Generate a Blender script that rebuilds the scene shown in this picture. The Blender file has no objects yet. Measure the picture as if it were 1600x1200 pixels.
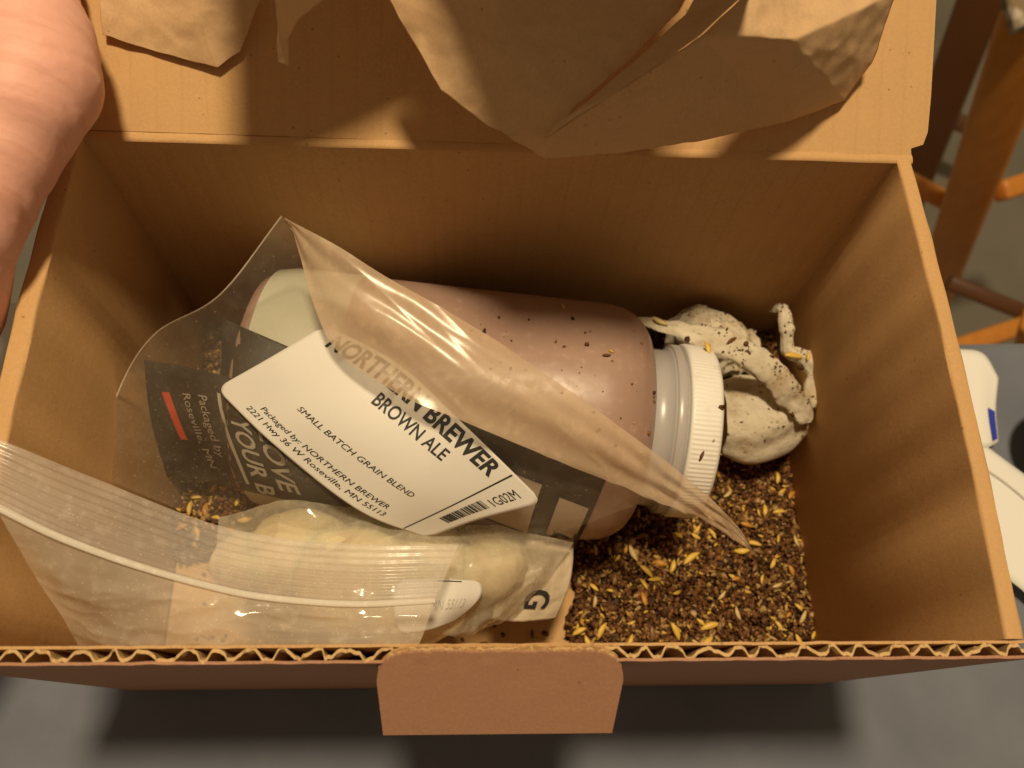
import bpy, bmesh, math, random
import numpy as np
from mathutils import Vector, Matrix, noise
from mathutils.bvhtree import BVHTree

sc = bpy.context.scene
col = sc.collection
rnd = random.Random(7)
R = math.radians

# ------------------------------------------------------------------ camera
CAM = Vector((-0.01313, -0.01647, 0.39415))
PITCH, YAW, ROLL, FPX = 0.396056, -0.153442, 0.154007, 1301.4
RM = Matrix.Rotation(YAW, 3, 'Z') @ Matrix.Rotation(PITCH, 3, 'X') @ Matrix.Rotation(ROLL, 3, 'Z')
cd = bpy.data.cameras.new('camera'); cam = bpy.data.objects.new('camera', cd); col.objects.link(cam)
cam.matrix_world = Matrix.Translation(CAM) @ RM.to_4x4()
cd.sensor_width = 36; cd.lens = FPX / 1600 * 36; cd.clip_start = .01; cd.clip_end = 50
cd.dof.use_dof = True; cd.dof.focus_distance = .285; cd.dof.aperture_fstop = 12.0
sc.camera = cam

# ------------------------------------------------------------------ light
w = bpy.data.worlds.new("World"); sc.world = w; w.use_nodes = True
bg = w.node_tree.nodes['Background']
bg.inputs[0].default_value = (1.0, .70, .38, 1); bg.inputs[1].default_value = .185
ld = bpy.data.lights.new('ceiling_lamp', 'AREA'); ld.shape = 'DISK'; ld.size = .20
ld.energy = 29.5; ld.color = (1.0, .79, .49)
lamp = bpy.data.objects.new('ceiling_lamp', ld); col.objects.link(lamp)
lamp.location = (.0, .29, 1.75)
lamp.rotation_euler = (Vector((0, .08, .1)) - lamp.location).to_track_quat('-Z', 'Y').to_euler()
sc.view_settings.view_transform = 'Standard'; sc.view_settings.look = 'None'
sc.view_settings.exposure = 0; sc.view_settings.gamma = 1
sc.cycles.max_bounces = 14; sc.cycles.transparent_max_bounces = 24
sc.cycles.diffuse_bounces = 6
sc.cycles.sample_clamp_indirect = 4

# ------------------------------------------------------------------ helpers
def at(u, v, z):
    """the point at height z that the photograph shows at pixel (u, v)"""
    d = RM @ Vector(((u - 800) / FPX, (600 - v) / FPX, -1))
    return CAM + d * ((z - CAM.z) / d.z)

def mesh(name, vs, fs, mat, parent=None, smooth=True, uvs=None, mats=None, fm=None, weld=False):
    me = bpy.data.meshes.new(name)
    me.from_pydata([tuple(p) for p in vs], [], fs)
    for m in (mats or [mat]): me.materials.append(m)
    if fm is not None: me.polygons.foreach_set('material_index', fm)
    if smooth: me.polygons.foreach_set('use_smooth', [True] * len(me.polygons))
    if uvs is not None:
        l = me.uv_layers.new(name='uv')
        for lp in me.loops: l.data[lp.index].uv = uvs[lp.vertex_index]
    me.update()
    o = bpy.data.objects.new(name, me); col.objects.link(o)
    if parent: o.parent = parent
    return o

def tag(o, label=None, cat=None, group=None, kind=None):
    if label: o['label'] = label
    if cat: o['category'] = cat
    if group: o['group'] = group
    if kind: o['kind'] = kind
    return o

def empty(name, loc=(0, 0, 0)):
    o = bpy.data.objects.new(name, None); col.objects.link(o)
    o.empty_display_size = .01
    o.location = loc
    return o

def under(ch, root):
    """parent ch to root, keeping the world coordinates baked in its mesh"""
    ch.parent = root
    ch.matrix_parent_inverse = Matrix.Translation(root.location).inverted() if root.parent is None else Matrix.Identity(4)
    return ch

def cr(p, t):
    n = len(p) - 1; t = min(max(t, 0), 1) * n; i = min(int(t), n - 1); f = t - i
    a = p[i - 1] if i > 0 else p[0] * 2 - p[1]
    d = p[i + 2] if i < n - 1 else p[n] * 2 - p[n - 1]
    b, c = p[i], p[i + 1]
    return .5 * ((2 * b) + (c - a) * f + (2 * a - 5 * b + 4 * c - d) * f * f + (3 * b - a - 3 * c + d) * f ** 3)

class Patch:
    """smooth sheet through a grid of measured points (u, v, height)"""
    def __init__(s, rows): s.r = [[at(*p) for p in row] for row in rows]
    def __call__(s, a, b): return cr([cr(row, a) for row in s.r], b)
    def normal(s, a, b):
        e = .03
        n = (s(a + e, b) - s(a - e, b)).cross(s(a, b + e) - s(a, b - e))
        n.normalize()
        return n if n.z > 0 else -n

def sheet(name, P, na, nb, mat, parent=None, disp=None, thick=0, avoid=None, gap=.0015):
    vs, uv, fs = [], [], []
    for j in range(nb + 1):
        for i in range(na + 1):
            a, b = i / na, j / nb
            p = P(a, b)
            if disp: p = p + P.normal(a, b) * disp(a, b, p)
            if avoid:
                d = (p - CAM); L = d.length; d.normalize()
                for t in avoid:
                    h = t.ray_cast(CAM, d)
                    if h[0] is not None and h[3] < L + gap: L = h[3] - gap
                p = CAM + d * L
            vs.append(p); uv.append((a, b))
    if avoid:
        for _ in range(2):
            q = [v.copy() for v in vs]
            for j in range(1, nb):
                for i in range(1, na):
                    k = j * (na + 1) + i
                    vs[k] = (q[k] * 2 + q[k - 1] + q[k + 1] + q[k - na - 1] + q[k + na + 1]) / 6
    for j in range(nb):
        for i in range(na):
            k = j * (na + 1) + i
            fs.append((k, k + 1, k + na + 2, k + na + 1))
    o = mesh(name, vs, fs, mat, parent, True, uv)
    if thick:
        md = o.modifiers.new('thickness', 'SOLIDIFY'); md.thickness = thick; md.offset = 0
    return o

def nz(p, s, seed=0): return noise.noise(Vector((p[0] * s + seed * 7.3, p[1] * s + seed * 3.1, p[2] * s)))

def tri_tree(o):
    me = o.data
    mw = o.matrix_basis
    return BVHTree.FromPolygons([v.co.copy() for v in me.vertices], [tuple(p.vertices) for p in me.polygons])

def baked(o):
    """replace an object's mesh with its modified mesh"""
    dg = bpy.context.evaluated_depsgraph_get(); dg.update()
    me = bpy.data.meshes.new_from_object(o.evaluated_get(dg))
    o.modifiers.clear(); o.data = me
    return o

# ------------------------------------------------------------------ materials
def mat(name, base=(.5, .5, .5), rough=.6, **kw):
    m = bpy.data.materials.new(name); m.use_nodes = True
    b = m.node_tree.nodes['Principled BSDF']
    b.inputs['Base Color'].default_value = (*base, 1); b.inputs['Roughness'].default_value = rough
    for k, v in kw.items(): b.inputs[k.replace('_', ' ')].default_value = v
    return m, m.node_tree, b

def nn(t, typ, **kw):
    n = t.nodes.new(typ)
    for k, v in kw.items():
        if k in n.inputs: n.inputs[k].default_value = v
        else: setattr(n, k, v)
    return n

def ramp(t, src, stops):
    r = t.nodes.new('ShaderNodeValToRGB'); e = r.color_ramp.elements
    while len(e) < len(stops): e.new(.5)
    for k, (p, c) in enumerate(stops):
        e[k].position = p; e[k].color = (*c, 1) if len(c) == 3 else c
    t.links.new(src, r.inputs[0]); return r.outputs[0]

def noise_node(t, scale, detail=4, vec=None, stretch=None):
    n = nn(t, 'ShaderNodeTexNoise'); n.inputs['Scale'].default_value = scale; n.inputs['Detail'].default_value = detail
    if vec is None:
        tc = nn(t, 'ShaderNodeTexCoord'); vec = tc.outputs['Object']
    if stretch:
        mp = nn(t, 'ShaderNodeMapping'); mp.inputs['Scale'].default_value = stretch
        t.links.new(vec, mp.inputs[0]); vec = mp.outputs[0]
    t.links.new(vec, n.inputs['Vector']); return n.outputs[0]

def mixc(t, fac, a, b, mode='MIX'):
    m = nn(t, 'ShaderNodeMix'); m.data_type = 'RGBA'; m.blend_type = mode
    for s, v in ((m.inputs[0], fac), (m.inputs[6], a), (m.inputs[7], b)):
        if hasattr(v, 'links'): t.links.new(v, s)
        elif isinstance(v, (int, float)): s.default_value = v
        else: s.default_value = (*v, 1)
    return m.outputs[2]

def bump(t, b, h, strength, dist, prev=None):
    n = nn(t, 'ShaderNodeBump'); n.inputs['Strength'].default_value = strength; n.inputs['Distance'].default_value = dist
    t.links.new(h, n.inputs['Height'])
    if prev: t.links.new(prev, n.inputs['Normal'])
    if b is not None: t.links.new(n.outputs[0], b.inputs['Normal'])
    return n.outputs[0]

def cardboard(name, c=(.51, .308, .138), axis=None, dark=.90, freq=.0086):
    m, t, b = mat(name, c, .72)
    b.inputs['Specular IOR Level'].default_value = .25
    f1 = noise_node(t, 60, 5); f2 = noise_node(t, 1100, 3, stretch=(1, 1, .6)); f3 = noise_node(t, 9, 3)
    c1 = mixc(t, f1, tuple(x * dark for x in c), tuple(min(1, x * 1.12) for x in c))
    c2 = mixc(t, ramp(t, f2, [(.3, (0, 0, 0)), (.75, (1, 1, 1))]), c1, tuple(min(1, x * 1.15) for x in c))
    c3 = mixc(t, ramp(t, f3, [(.35, (.2, .2, .2)), (.65, (0, 0, 0))]), c2, tuple(x * .8 for x in c))
    vo = nn(t, 'ShaderNodeTexVoronoi'); vo.inputs['Scale'].default_value = 130
    tc = nn(t, 'ShaderNodeTexCoord'); t.links.new(tc.outputs['Object'], vo.inputs['Vector'])
    mm = nn(t, 'ShaderNodeMath', operation='LESS_THAN'); t.links.new(vo.outputs['Distance'], mm.inputs[0]); mm.inputs[1].default_value = .06
    m2 = nn(t, 'ShaderNodeMath', operation='MULTIPLY'); t.links.new(mm.outputs[0], m2.inputs[0]); m2.inputs[1].default_value = .45
    c4 = mixc(t, m2.outputs[0], c3, (.12, .06, .02))
    last = c4
    nb = bump(t, None, f2, .3, .0002)
    nb = bump(t, None, noise_node(t, 22, 2), .22, .0022, nb)
    nb = bump(t, None, noise_node(t, 260, 3), .12, .0006, nb)
    if axis is not None:
        wv = nn(t, 'ShaderNodeTexWave', wave_type='BANDS', bands_direction='XYZ'[axis], wave_profile='SIN')
        wv.inputs['Scale'].default_value = .314 / freq; wv.inputs['Distortion'].default_value = .6; wv.inputs['Detail Scale'].default_value = 8
        t.links.new(tc.outputs['Object'], wv.inputs['Vector'])
        thin = ramp(t, wv.outputs['Fac'], [(0, (.10, .10, .10)), (.09, (0, 0, 0)), (1, (0, 0, 0))])
        last = mixc(t, thin, c4, tuple(x * .6 for x in c))
        nb = bump(t, None, wv.outputs['Fac'], .35, .0003, nb)
    t.links.new(nb, b.inputs['Normal'])
    t.links.new(last, b.inputs['Base Color'])
    return m

M_CARD = cardboard('kraft_cardboard', axis=0)
M_CARDY = cardboard('kraft_cardboard_side', axis=None)
M_OUT = cardboard('kraft_outer_liner', (.37, .195, .12))
M_FLUTE = cardboard('kraft_fluting', (.54, .36, .17))
M_KRAFT = cardboard('packing_paper', (.55, .365, .205))

def film(name, tint=(.92, .86, .78), haze=(.06, .34), rough=.16, scale=40, bumps=.5, coat=1.0, dust=.35):
    m = bpy.data.materials.new(name); m.use_nodes = True; t = m.node_tree; t.nodes.clear()
    out = nn(t, 'ShaderNodeOutputMaterial')
    tr = nn(t, 'ShaderNodeBsdfTransparent'); tr.inputs[0].default_value = (.97, .965, .95, 1)
    df = nn(t, 'ShaderNodeBsdfDiffuse'); df.inputs[0].default_value = (*tint, 1)
    tl = nn(t, 'ShaderNodeBsdfTranslucent'); tl.inputs[0].default_value = (*tint, 1)
    gl = nn(t, 'ShaderNodeBsdfAnisotropic'); gl.inputs['Roughness'].default_value = rough; gl.inputs['Color'].default_value = (1, 1, 1, 1)
    n1 = noise_node(t, scale, 6); n2 = noise_node(t, scale * 9, 5); n3 = noise_node(t, scale * 40, 2)
    md = nn(t, 'ShaderNodeMixShader'); md.inputs[0].default_value = .4
    t.links.new(df.outputs[0], md.inputs[1]); t.links.new(tl.outputs[0], md.inputs[2])
    hz = ramp(t, n1, [(.32, (haze[0],) * 3), (.7, (haze[1],) * 3)])
    sp = ramp(t, n3, [(.66, (0, 0, 0)), (.74, (dust,) * 3)])
    sm = ramp(t, n2, [(.52, (0, 0, 0)), (.72, (haze[1] * .25,) * 3)])
    ad = nn(t, 'ShaderNodeMath', operation='ADD'); t.links.new(hz, ad.inputs[0]); t.links.new(sm, ad.inputs[1])
    a2 = nn(t, 'ShaderNodeMath', operation='ADD', use_clamp=True); t.links.new(ad.outputs[0], a2.inputs[0]); t.links.new(sp, a2.inputs[1])
    m1 = nn(t, 'ShaderNodeMixShader'); t.links.new(a2.outputs[0], m1.inputs[0])
    t.links.new(tr.outputs[0], m1.inputs[1]); t.links.new(md.outputs[0], m1.inputs[2])
    n4 = noise_node(t, scale * 1.6, 3)
    bp = bump(t, None, n4, bumps, .002)
    bp = bump(t, None, n2, bumps * .5, .0003, bp)
    for s in (gl, ): t.links.new(bp, s.inputs['Normal'])
    lw = nn(t, 'ShaderNodeLayerWeight'); lw.inputs['Blend'].default_value = .5; t.links.new(bp, lw.inputs['Normal'])
    sc_ = nn(t, 'ShaderNodeMath', operation='MULTIPLY', use_clamp=True); pw = nn(t, 'ShaderNodeMath', operation='POWER'); t.links.new(lw.outputs['Facing'], pw.inputs[0]); pw.inputs[1].default_value = 3.0
    am = nn(t, 'ShaderNodeMath', operation='MULTIPLY_ADD', use_clamp=True); t.links.new(pw.outputs[0], am.inputs[0]); am.inputs[1].default_value = .55; am.inputs[2].default_value = .035
    t.links.new(am.outputs[0], sc_.inputs[0]); sc_.inputs[1].default_value = coat
    m2 = nn(t, 'ShaderNodeMixShader'); t.links.new(sc_.outputs[0], m2.inputs[0])
    t.links.new(m1.outputs[0], m2.inputs[1]); t.links.new(gl.outputs[0], m2.inputs[2])
    t.links.new(m2.outputs[0], out.inputs[0])
    return m

M_FILM = film('clear_bag_film', haze=(.03, .12), scale=22, tint=(.95, .82, .64), dust=.18, rough=.10, bumps=.7)
M_FILM2 = film('hazy_bag_seam', tint=(.78, .60, .42), haze=(.55, .72), scale=25, rough=.26, bumps=.3, coat=.8, dust=.1)
M_ZIPF = film('clear_zip_bag_film', tint=(.93, .84, .70), haze=(.34, .56), scale=30, bumps=.45, rough=.12)
M_ZIP = film('ribbed_zip_film', tint=(.90, .83, .76), haze=(.36, .5), scale=30, bumps=.25)
M_POUCH = film('clear_pouch_film', tint=(.90, .84, .68), haze=(.26, .5), scale=45, bumps=.5, coat=1.6)

M_WHITE, t, b = mat('sticker_paper', (.80, .78, .74), .5)
t.links.new(mixc(t, noise_node(t, 40, 4), (.64, .62, .58), (.74, .72, .68)), b.inputs['Base Color'])
M_INK, _, _ = mat('black_ink', (.02, .02, .02), .6)
M_GREYINK, _, _ = mat('grey_ink', (.5, .48, .44), .6)
M_PALEINK, _, _ = mat('pale_ink', (.36, .33, .28), .6)
M_RED, _, _ = mat('red_ink', (.62, .06, .02), .6)
M_BLACK, t, b = mat('black_card', (.018, .015, .013), .5)
t.links.new(mixc(t, noise_node(t, 90, 4), (.012, .010, .009), (.035, .028, .024)), b.inputs['Base Color'])
M_BEIGE, _, _ = mat('beige_print', (.42, .34, .26), .55)

# ------------------------------------------------------------------ setting
M_CLOTH, t, b = mat('grey_cloth', (.25, .25, .25), .9)
f = noise_node(t, 25, 5); g = noise_node(t, 1400, 2)
t.links.new(mixc(t, f, (.105, .118, .158), (.19, .205, .255)), b.inputs['Base Color'])
bump(t, b, g, .3, .0003)
b.inputs['Sheen Weight'].default_value = .2
vs, fs = [], []
NX, NY = 150, 90
for j in range(NY + 1):
    for i in range(NX + 1):
        x = -.75 + 1.5 * i / NX; y = -.45 + .63 * j / NY
        dd = max(abs(x) - .155, -.005 - y, y - .185, 0); kk = min(1, dd / .07); kk = kk * kk * (3 - 2 * kk)
        z = -.0008 + kk * (-.001 + .013 * noise.noise(Vector((x * 6, y * 6, .3))) + .004 * noise.noise(Vector((x * 22, y * 15 + x * 9, 2))))
        if j == NY: z -= .22
        vs.append((x, y, z))
for j in range(NY):
    for i in range(NX):
        k = j * (NX + 1) + i; fs.append((k, k + 1, k + NX + 2, k + NX + 1))
o = mesh('tablecloth', vs, fs, M_CLOTH)
tag(o, 'rumpled grey cloth spread over the table under the cardboard box', 'tablecloth')
M_WOODT, _, _ = mat('table_wood', (.20, .11, .05), .5)
o = mesh('tabletop', [(x, y, z) for z in (-.055, -.02) for x, y in ((-.75, -.45), (.75, -.45), (.75, .172), (-.75, .172))],
         [(0, 3, 2, 1), (4, 5, 6, 7), (0, 1, 5, 4), (1, 2, 6, 5), (2, 3, 7, 6), (3, 0, 4, 7)], M_WOODT, smooth=False)
tag(o, kind='structure')
M_FLOOR, t, b = mat('floor_carpet', (.2, .18, .15), .95)
t.links.new(mixc(t, noise_node(t, 6, 6), (.16, .145, .115), (.30, .275, .23)), b.inputs['Base Color'])
o = mesh('floor', [(-4, -3, -.75), (4, -3, -.75), (4, 5, -.75), (-4, 5, -.75)], [(0, 1, 2, 3)], M_FLOOR, smooth=False)
tag(o, kind='structure')

# ------------------------------------------------------------------ the box
H, D, W2 = .1518, .1787, .150
box = empty('cardboard_box', (0, D / 2, 0))
tag(box, 'open brown corrugated cardboard box holding the bottle and spilled grain', 'box')

def corrugated(name, x0, x1, top, bot, fr, thick, parent, nx=420, seed=1, period=.0091, amp_edge=.0006, warp=None, depth=.03, matf=None):
    """two liners with a fluted sheet between; open edge towards +t"""
    O, ex, et, en = fr
    W = (lambda x, t_: x) if warp is None else warp
    def pt(x, t_, n): return O + ex * W(x, t_) + et * t_ + en * n
    def slab(nm, n0, n1, mt, par, sd):
        vs, fs = [], []
        rows = 8
        for i in range(nx + 1):
            x = x0 + (x1 - x0) * i / nx
            T = top(x) + amp_edge * (noise.noise(Vector((x * 420, sd, 0))) + .6 * noise.noise(Vector((x * 1300, sd, 3)))); B = bot(x)
            wob = .00025 * noise.noise(Vector((x * 160, sd, 5)))
            for k in range(rows + 1):
                s = k / rows; s = 1 - (1 - s) ** 2
                tt = B + (T - B) * s
                wv = wob * (1 if s > .9 else 0)
                vs += [pt(x, tt, n0 + wv), pt(x, tt, n1 + wv)]
        n = 2 * (rows + 1)
        for i in range(nx):
            for k in range(rows):
                a = i * n + 2 * k
                fs.append((a, a + n, a + n + 2, a + 2)); fs.append((a + 1, a + 3, a + n + 3, a + n + 1))
            a = i * n + 2 * rows
            fs.append((a, a + n, a + n + 1, a + 1)); a = i * n; fs.append((a, a + 1, a + n + 1, a + n))
        for i in (0, nx):
            for k in range(rows):
                a = i * n + 2 * k; fs.append((a, a + 1, a + 3, a + 2))
        return under(mesh(nm, vs, fs, mt, smooth=False), par)
    main = slab(name, 0, .0008, M_OUT if matf is None else matf, parent, seed)
    inner = slab('inner_liner', thick - .0008, thick, M_CARD, None or main, seed + 9)
    inner.matrix_parent_inverse = Matrix.Identity(4)
    vs, fs = [], []
    m2 = nx * 3
    ph = 0
    for i in range(m2 + 1):
        x = x0 + (x1 - x0) * i / m2
        ph = 2 * math.pi * x / period + 2.3 * noise.noise(Vector((x * 75, seed, 8))) + .8 * noise.noise(Vector((x * 240, seed, 18)))
        s = math.sin(ph); s = max(-1, min(1, s * 1.35))
        mid = thick / 2 + s * (thick / 2 - .0012) * (1 - .65 * max(0, noise.noise(Vector((x * 75, 1, seed))))) + .0006 * noise.noise(Vector((x * 300, 4, seed)))
        T = top(x) - .0003 + .0016 * noise.noise(Vector((x * 430, seed, 11)))
        sx = .0011 * noise.noise(Vector((x * 260, seed, 15)))
        for k in range(7):
            f_ = k / 6
            tt = T - depth * (1 - f_) ** 1.5
            tt = max(tt, bot(x) + .0001 * k)
            fray = .0008 * noise.noise(Vector((x * 600, tt * 500, seed)))
            vs += [pt(x + sx * f_, tt, mid - .00050 + fray * f_), pt(x + sx * f_, tt, mid + .00050 + fray * f_)]
    n = 14
    for i in range(m2):
        for k in range(6):
            a = i * n + 2 * k
            fs.append((a, a + n, a + n + 2, a + 2)); fs.append((a + 1, a + 3, a + n + 3, a + n + 1))
        a = i * n + 12; fs.append((a, a + n, a + n + 1, a + 1))
    fl = mesh('fluting', vs, fs, M_FLUTE, smooth=False); fl.parent = main
    return main

X, Y, Z = Vector((1, 0, 0)), Vector((0, 1, 0)), Vector((0, 0, 1))
fw = corrugated('front_wall', -.157, .1515, lambda x: H - .0005 + .0012 * noise.noise(Vector((x * 18, 1, 1))), lambda x: 0.0,
                (Vector((0, .0003, 0)), X, Z, Y), .0050, box, seed=3, warp=lambda x, t_: x * (.988 + .012 * min(1, max(0, t_) / H)))

def tab_top(x):
    c, r, hw = .0345, .0105, .0345
    d = abs(x) - (hw - r)
    base = .0325 + .0004 * noise.noise(Vector((x * 90, 2, 2)))
    return base if d <= 0 else base - (r - math.sqrt(max(0, r * r - min(d, r) ** 2)))
tt_ = at(785, 1019, H + .0035); tb = at(779, 1147, H - .020)
et = (tt_ - tb); L = et.length; et.normalize(); ex = X.copy(); ex = (ex - et * ex.dot(et)).normalized(); en = ex.cross(et) * -1
if en.y < 0: en = -en
_tt = tab_top
tab = corrugated('front_tab', -.0345, .0345, lambda x: _tt(x) / .0325 * L, lambda x: 0.0, (tb, ex, et, en), .0030, box, nx=160, seed=5,
                 warp=lambda x, t_: x * (.965 + .035 * min(1, t_ / .02)), depth=.02)

def side_wall(sgn, xi, xo, lean_top, name='side_wall'):
    prof = []
    zt = H + .0008; th = xo - xi; rr = th / 2
    prof.append((xi - .0 + lean_top[0], .003)); 
    rr = .0011
    for cx_, a0_ in ((xi + rr, math.pi), (xo - rr, math.pi / 2)):
        for k in range(4):
            a = a0_ - math.pi / 2 * k / 3
            prof.append((cx_ + math.cos(a) * rr, zt - rr + math.sin(a) * rr))
    prof.append((xo + lean_top[1], 0.0))
    ny = 40; vs, fs = [], []
    n = len(prof)
    y0, y1 = .0056, D - .0046
    for j in range(ny + 1):
        y = y0 + (y1 - y0) * j / ny
        bow = .0018 * math.sin(math.pi * j / ny)
        for k, (x, z) in enumerate(prof):
            top = z > .1
            vs.append((sgn * (x + (bow if top else 0) + .0004 * noise.noise(Vector((y * 60, k, sgn)))), y, z + (.0005 * noise.noise(Vector((y * 50, 3, sgn))) if top else 0)))
    for j in range(ny):
        for k in range(n):
            a = j * n + k; b_ = j * n + (k + 1) % n
            fs.append((a, b_, b_ + n, a + n))
    fs.append(tuple(range(n))); fs.append(tuple(range(ny * n, ny * n + n)))
    o = under(mesh(name, vs, fs, M_CARDY, smooth=False), box)
    for p in o.data.polygons: p.use_smooth = len(p.vertices) == 4
    md = o.modifiers.new('crease', 'EDGE_SPLIT'); md.split_angle = R(40)
    return o
side_wall(1, .1444, .1500, (.0040, .0))
side_wall(-1, .1453, .1520, (-.002, -.004))

def plate(name, vs8, mt, par, sub=0):
    o = mesh(name, vs8, [(0, 3, 2, 1), (4, 5, 6, 7), (0, 1, 5, 4), (1, 2, 6, 5), (2, 3, 7, 6), (3, 0, 4, 7)], mt, smooth=False)
    if par: under(o, par)
    return o
plate('bottom', [(x, y, z) for z in (.0002, .0030) for x, y in ((-.1425, .0055), (.1482, .0055), (.1482, D - .005), (-.1425, D - .005))], M_CARD, box)
plate('back_wall', [(-.150, D - .0045, 0), (.150, D - .0045, 0), (.150, D, 0), (-.150, D, 0),
                    (-.1515, D - .0045, H), (.1505, D - .0045, H), (.1505, D, H), (-.1515, D, H)], M_CARD, box)

# lid: leaned back from the fold, rounded corner and small notch at the hinge
la = R(27)
lx, lt, ln_ = X, Vector((0, math.cos(la), math.sin(la))), Vector((0, -math.sin(la), math.cos(la)))
outl = []
for x_, t_ in [(-.1515, .001), (-.1545, .004), (-.1560, .010), (-.1560, .19), (.1565, .19), (.1565, .022), (.1560, .009), (.1545, .0045), (.1500, .003), (.1503, .0)]:
    outl.append((x_, t_))
bm = bmesh.new()
lo = Vector((0, D - .0030, H + .0006))
for th in (0, .0038):
    bm.faces.new([bm.verts.new(lo + lx * x_ + lt * t_ - ln_ * (.0038 - th)) for x_, t_ in outl])
bm.verts.ensure_lookup_table()
k = len(outl)
for i in range(k): bm.faces.new([bm.verts[i], bm.verts[(i + 1) % k], bm.verts[k + (i + 1) % k], bm.verts[k + i]])
bmesh.ops.recalc_face_normals(bm, faces=bm.faces)
me = bpy.data.meshes.new('lid'); bm.to_mesh(me); bm.free(); me.materials.append(M_CARD)
lid = bpy.data.objects.new('lid', me); col.objects.link(lid); under(lid, box)
# creased hinge ridge along the fold
vs, fs = [], []
for i in range(161):
    x = -.1505 + .301 * i / 160
    for k in range(7):
        a = math.pi * k / 6
        r_ = .0011 + .00025 * noise.noise(Vector((x * 120, 0, 0)))
        vs.append((x, D - .0034 - math.cos(a) * .0022, H - .0002 + math.sin(a) * r_ + .0003 * noise.noise(Vector((x * 40, 5, 0)))))
for i in range(160):
    for k in range(6): a = i * 7 + k; fs.append((a, a + 1, a + 8, a + 7))
under(mesh('hinge_crease', vs, fs, M_CARDY), box)

# ------------------------------------------------------------------ bottle
BR, BZ = .0505, .0605
byaw = R(-6); bd = Vector((math.cos(byaw), math.sin(byaw), 0)); bn = Vector((-math.sin(byaw), math.cos(byaw), 0))
B0 = Vector((.05, .104, BZ))
def lathe(name, prof, mt, parent, seg=96, rib=None, cap=True):
    vs, fs = [], []
    for x, r in prof:
        for k in range(seg):
            a = 2 * math.pi * k / seg; rr = r + (rib(x, k) if rib else 0)
            vs.append(B0 + bd * (x - .05) + bn * math.cos(a) * rr + Z * math.sin(a) * rr)
    for i in range(len(prof) - 1):
        for k in range(seg):
            a = i * seg + k; b_ = i * seg + (k + 1) % seg; fs.append((a, a + seg, b_ + seg, b_))
    o = mesh(name, vs, fs, mt)
    return under(o, parent) if parent else o
M_BOT, t, b = mat('translucent_pink_brown_plastic', (.46, .26, .20), .33)
b.inputs['Subsurface Weight'].default_value = .3; b.inputs['Subsurface Radius'].default_value = (.02, .008, .005); b.inputs['Subsurface Scale'].default_value = .3
n1 = noise_node(t, 18, 4); n2 = noise_node(t, 300, 4)
cc = mixc(t, n1, (.30, .19, .15), (.40, .27, .215))
t.links.new(mixc(t, ramp(t, n2, [(.58, (0, 0, 0)), (.72, (.4, .4, .4))]), cc, (.52, .34, .27)), b.inputs['Base Color'])
t.links.new(ramp(t, n2, [(.4, (.33, .33, .33)), (.7, (.48, .48, .48))]), b.inputs['Roughness'])
bump(t, b, n1, .12, .002)
M_NECK, t, b = mat('grey_translucent_neck', (.42, .40, .40), .3)
b.inputs['Subsurface Weight'].default_value = .3; b.inputs['Subsurface Scale'].default_value = .004
M_CAP, t, b = mat('white_ribbed_cap_plastic', (.80, .78, .74), .4)
t.links.new(mixc(t, ramp(t, noise_node(t, 160, 5), [(.55, (0, 0, 0)), (.8, (.5, .5, .5))]), (.80, .78, .74), (.55, .50, .44)), b.inputs['Base Color'])
M_CAPTOP, _, _ = mat('white_cap_plastic', (.8, .78, .74), .4)
bottle = empty('plastic_bottle', (.0, .105, .01))
tag(bottle, 'pinkish brown plastic bottle lying on its side with white ribbed screw cap', 'bottle')
prof = [(-.1015, .001), (-.1015, .03), (-.1010, .040), (-.0985, .046), (-.094, .0490), (-.088, BR - .0004)]
prof += [(-.08 + .01 * i, BR) for i in range(13)]
prof += [(.0435, BR - .0002), (.0490, BR - .0010), (.0540, BR - .0030), (.0580, BR - .0062), (.0606, BR - .0100), (.0622, BR - .0140), (.0630, .0335)]
body = lathe('body', prof, M_BOT, bottle)
lathe('neck', [(.0625, .0338), (.0635, .0335), (.0700, .0335), (.0703, .0345), (.0712, .0350), (.0720, .0350), (.0722, .0340), (.079, .0338)], M_NECK, bottle)
lathe('neck_ring', [(.0712, .0325), (.0712, .0358), (.0718, .0362), (.0745, .0362), (.0751, .0358), (.0751, .0325)], M_NECK, bottle)
SEG = 480
cap = lathe('cap', [(.0763, .034), (.0763, .0362), (.0767, .0368), (.0775, .0370), (.0778, .0370), (.0872, .0366), (.0885, .0361), (.0893, .0350), (.0896, .033), (.0896, .001)], M_CAP, bottle, seg=SEG,
      rib=lambda x, k: (.00013 * (1 if k % 4 < 2 else -1)) if .0777 < x < .0873 else 0)
M_BAND, _, _ = mat('pale_label_band', (.50, .50, .40), .5)
lathe('label_band', [(-.094, .0496), (-.088, BR + .0002), (-.080, BR + .0004), (-.060, BR + .0004), (-.0595, BR)], M_BAND, bottle)
body_tree = tri_tree(body)
cap_tree = tri_tree(cap)

# ------------------------------------------------------------------ leaflets
def rect_on(P, name, a0, a1, b0, b1, mt, parent, off, n=10):
    vs, fs = [], []
    for j in range(n + 1):
        for i in range(n + 1):
            a, b_ = a0 + (a1 - a0) * i / n, b0 + (b1 - b0) * j / n
            vs.append(P(a, b_) + P.normal(a, b_) * off)
    for j in range(n):
        for i in range(n):
            k = j * (n + 1) + i; fs.append((k, k + 1, k + n + 2, k + n + 1))
    o = mesh(name, vs, fs, mt); o.parent = parent
    return o

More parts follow.
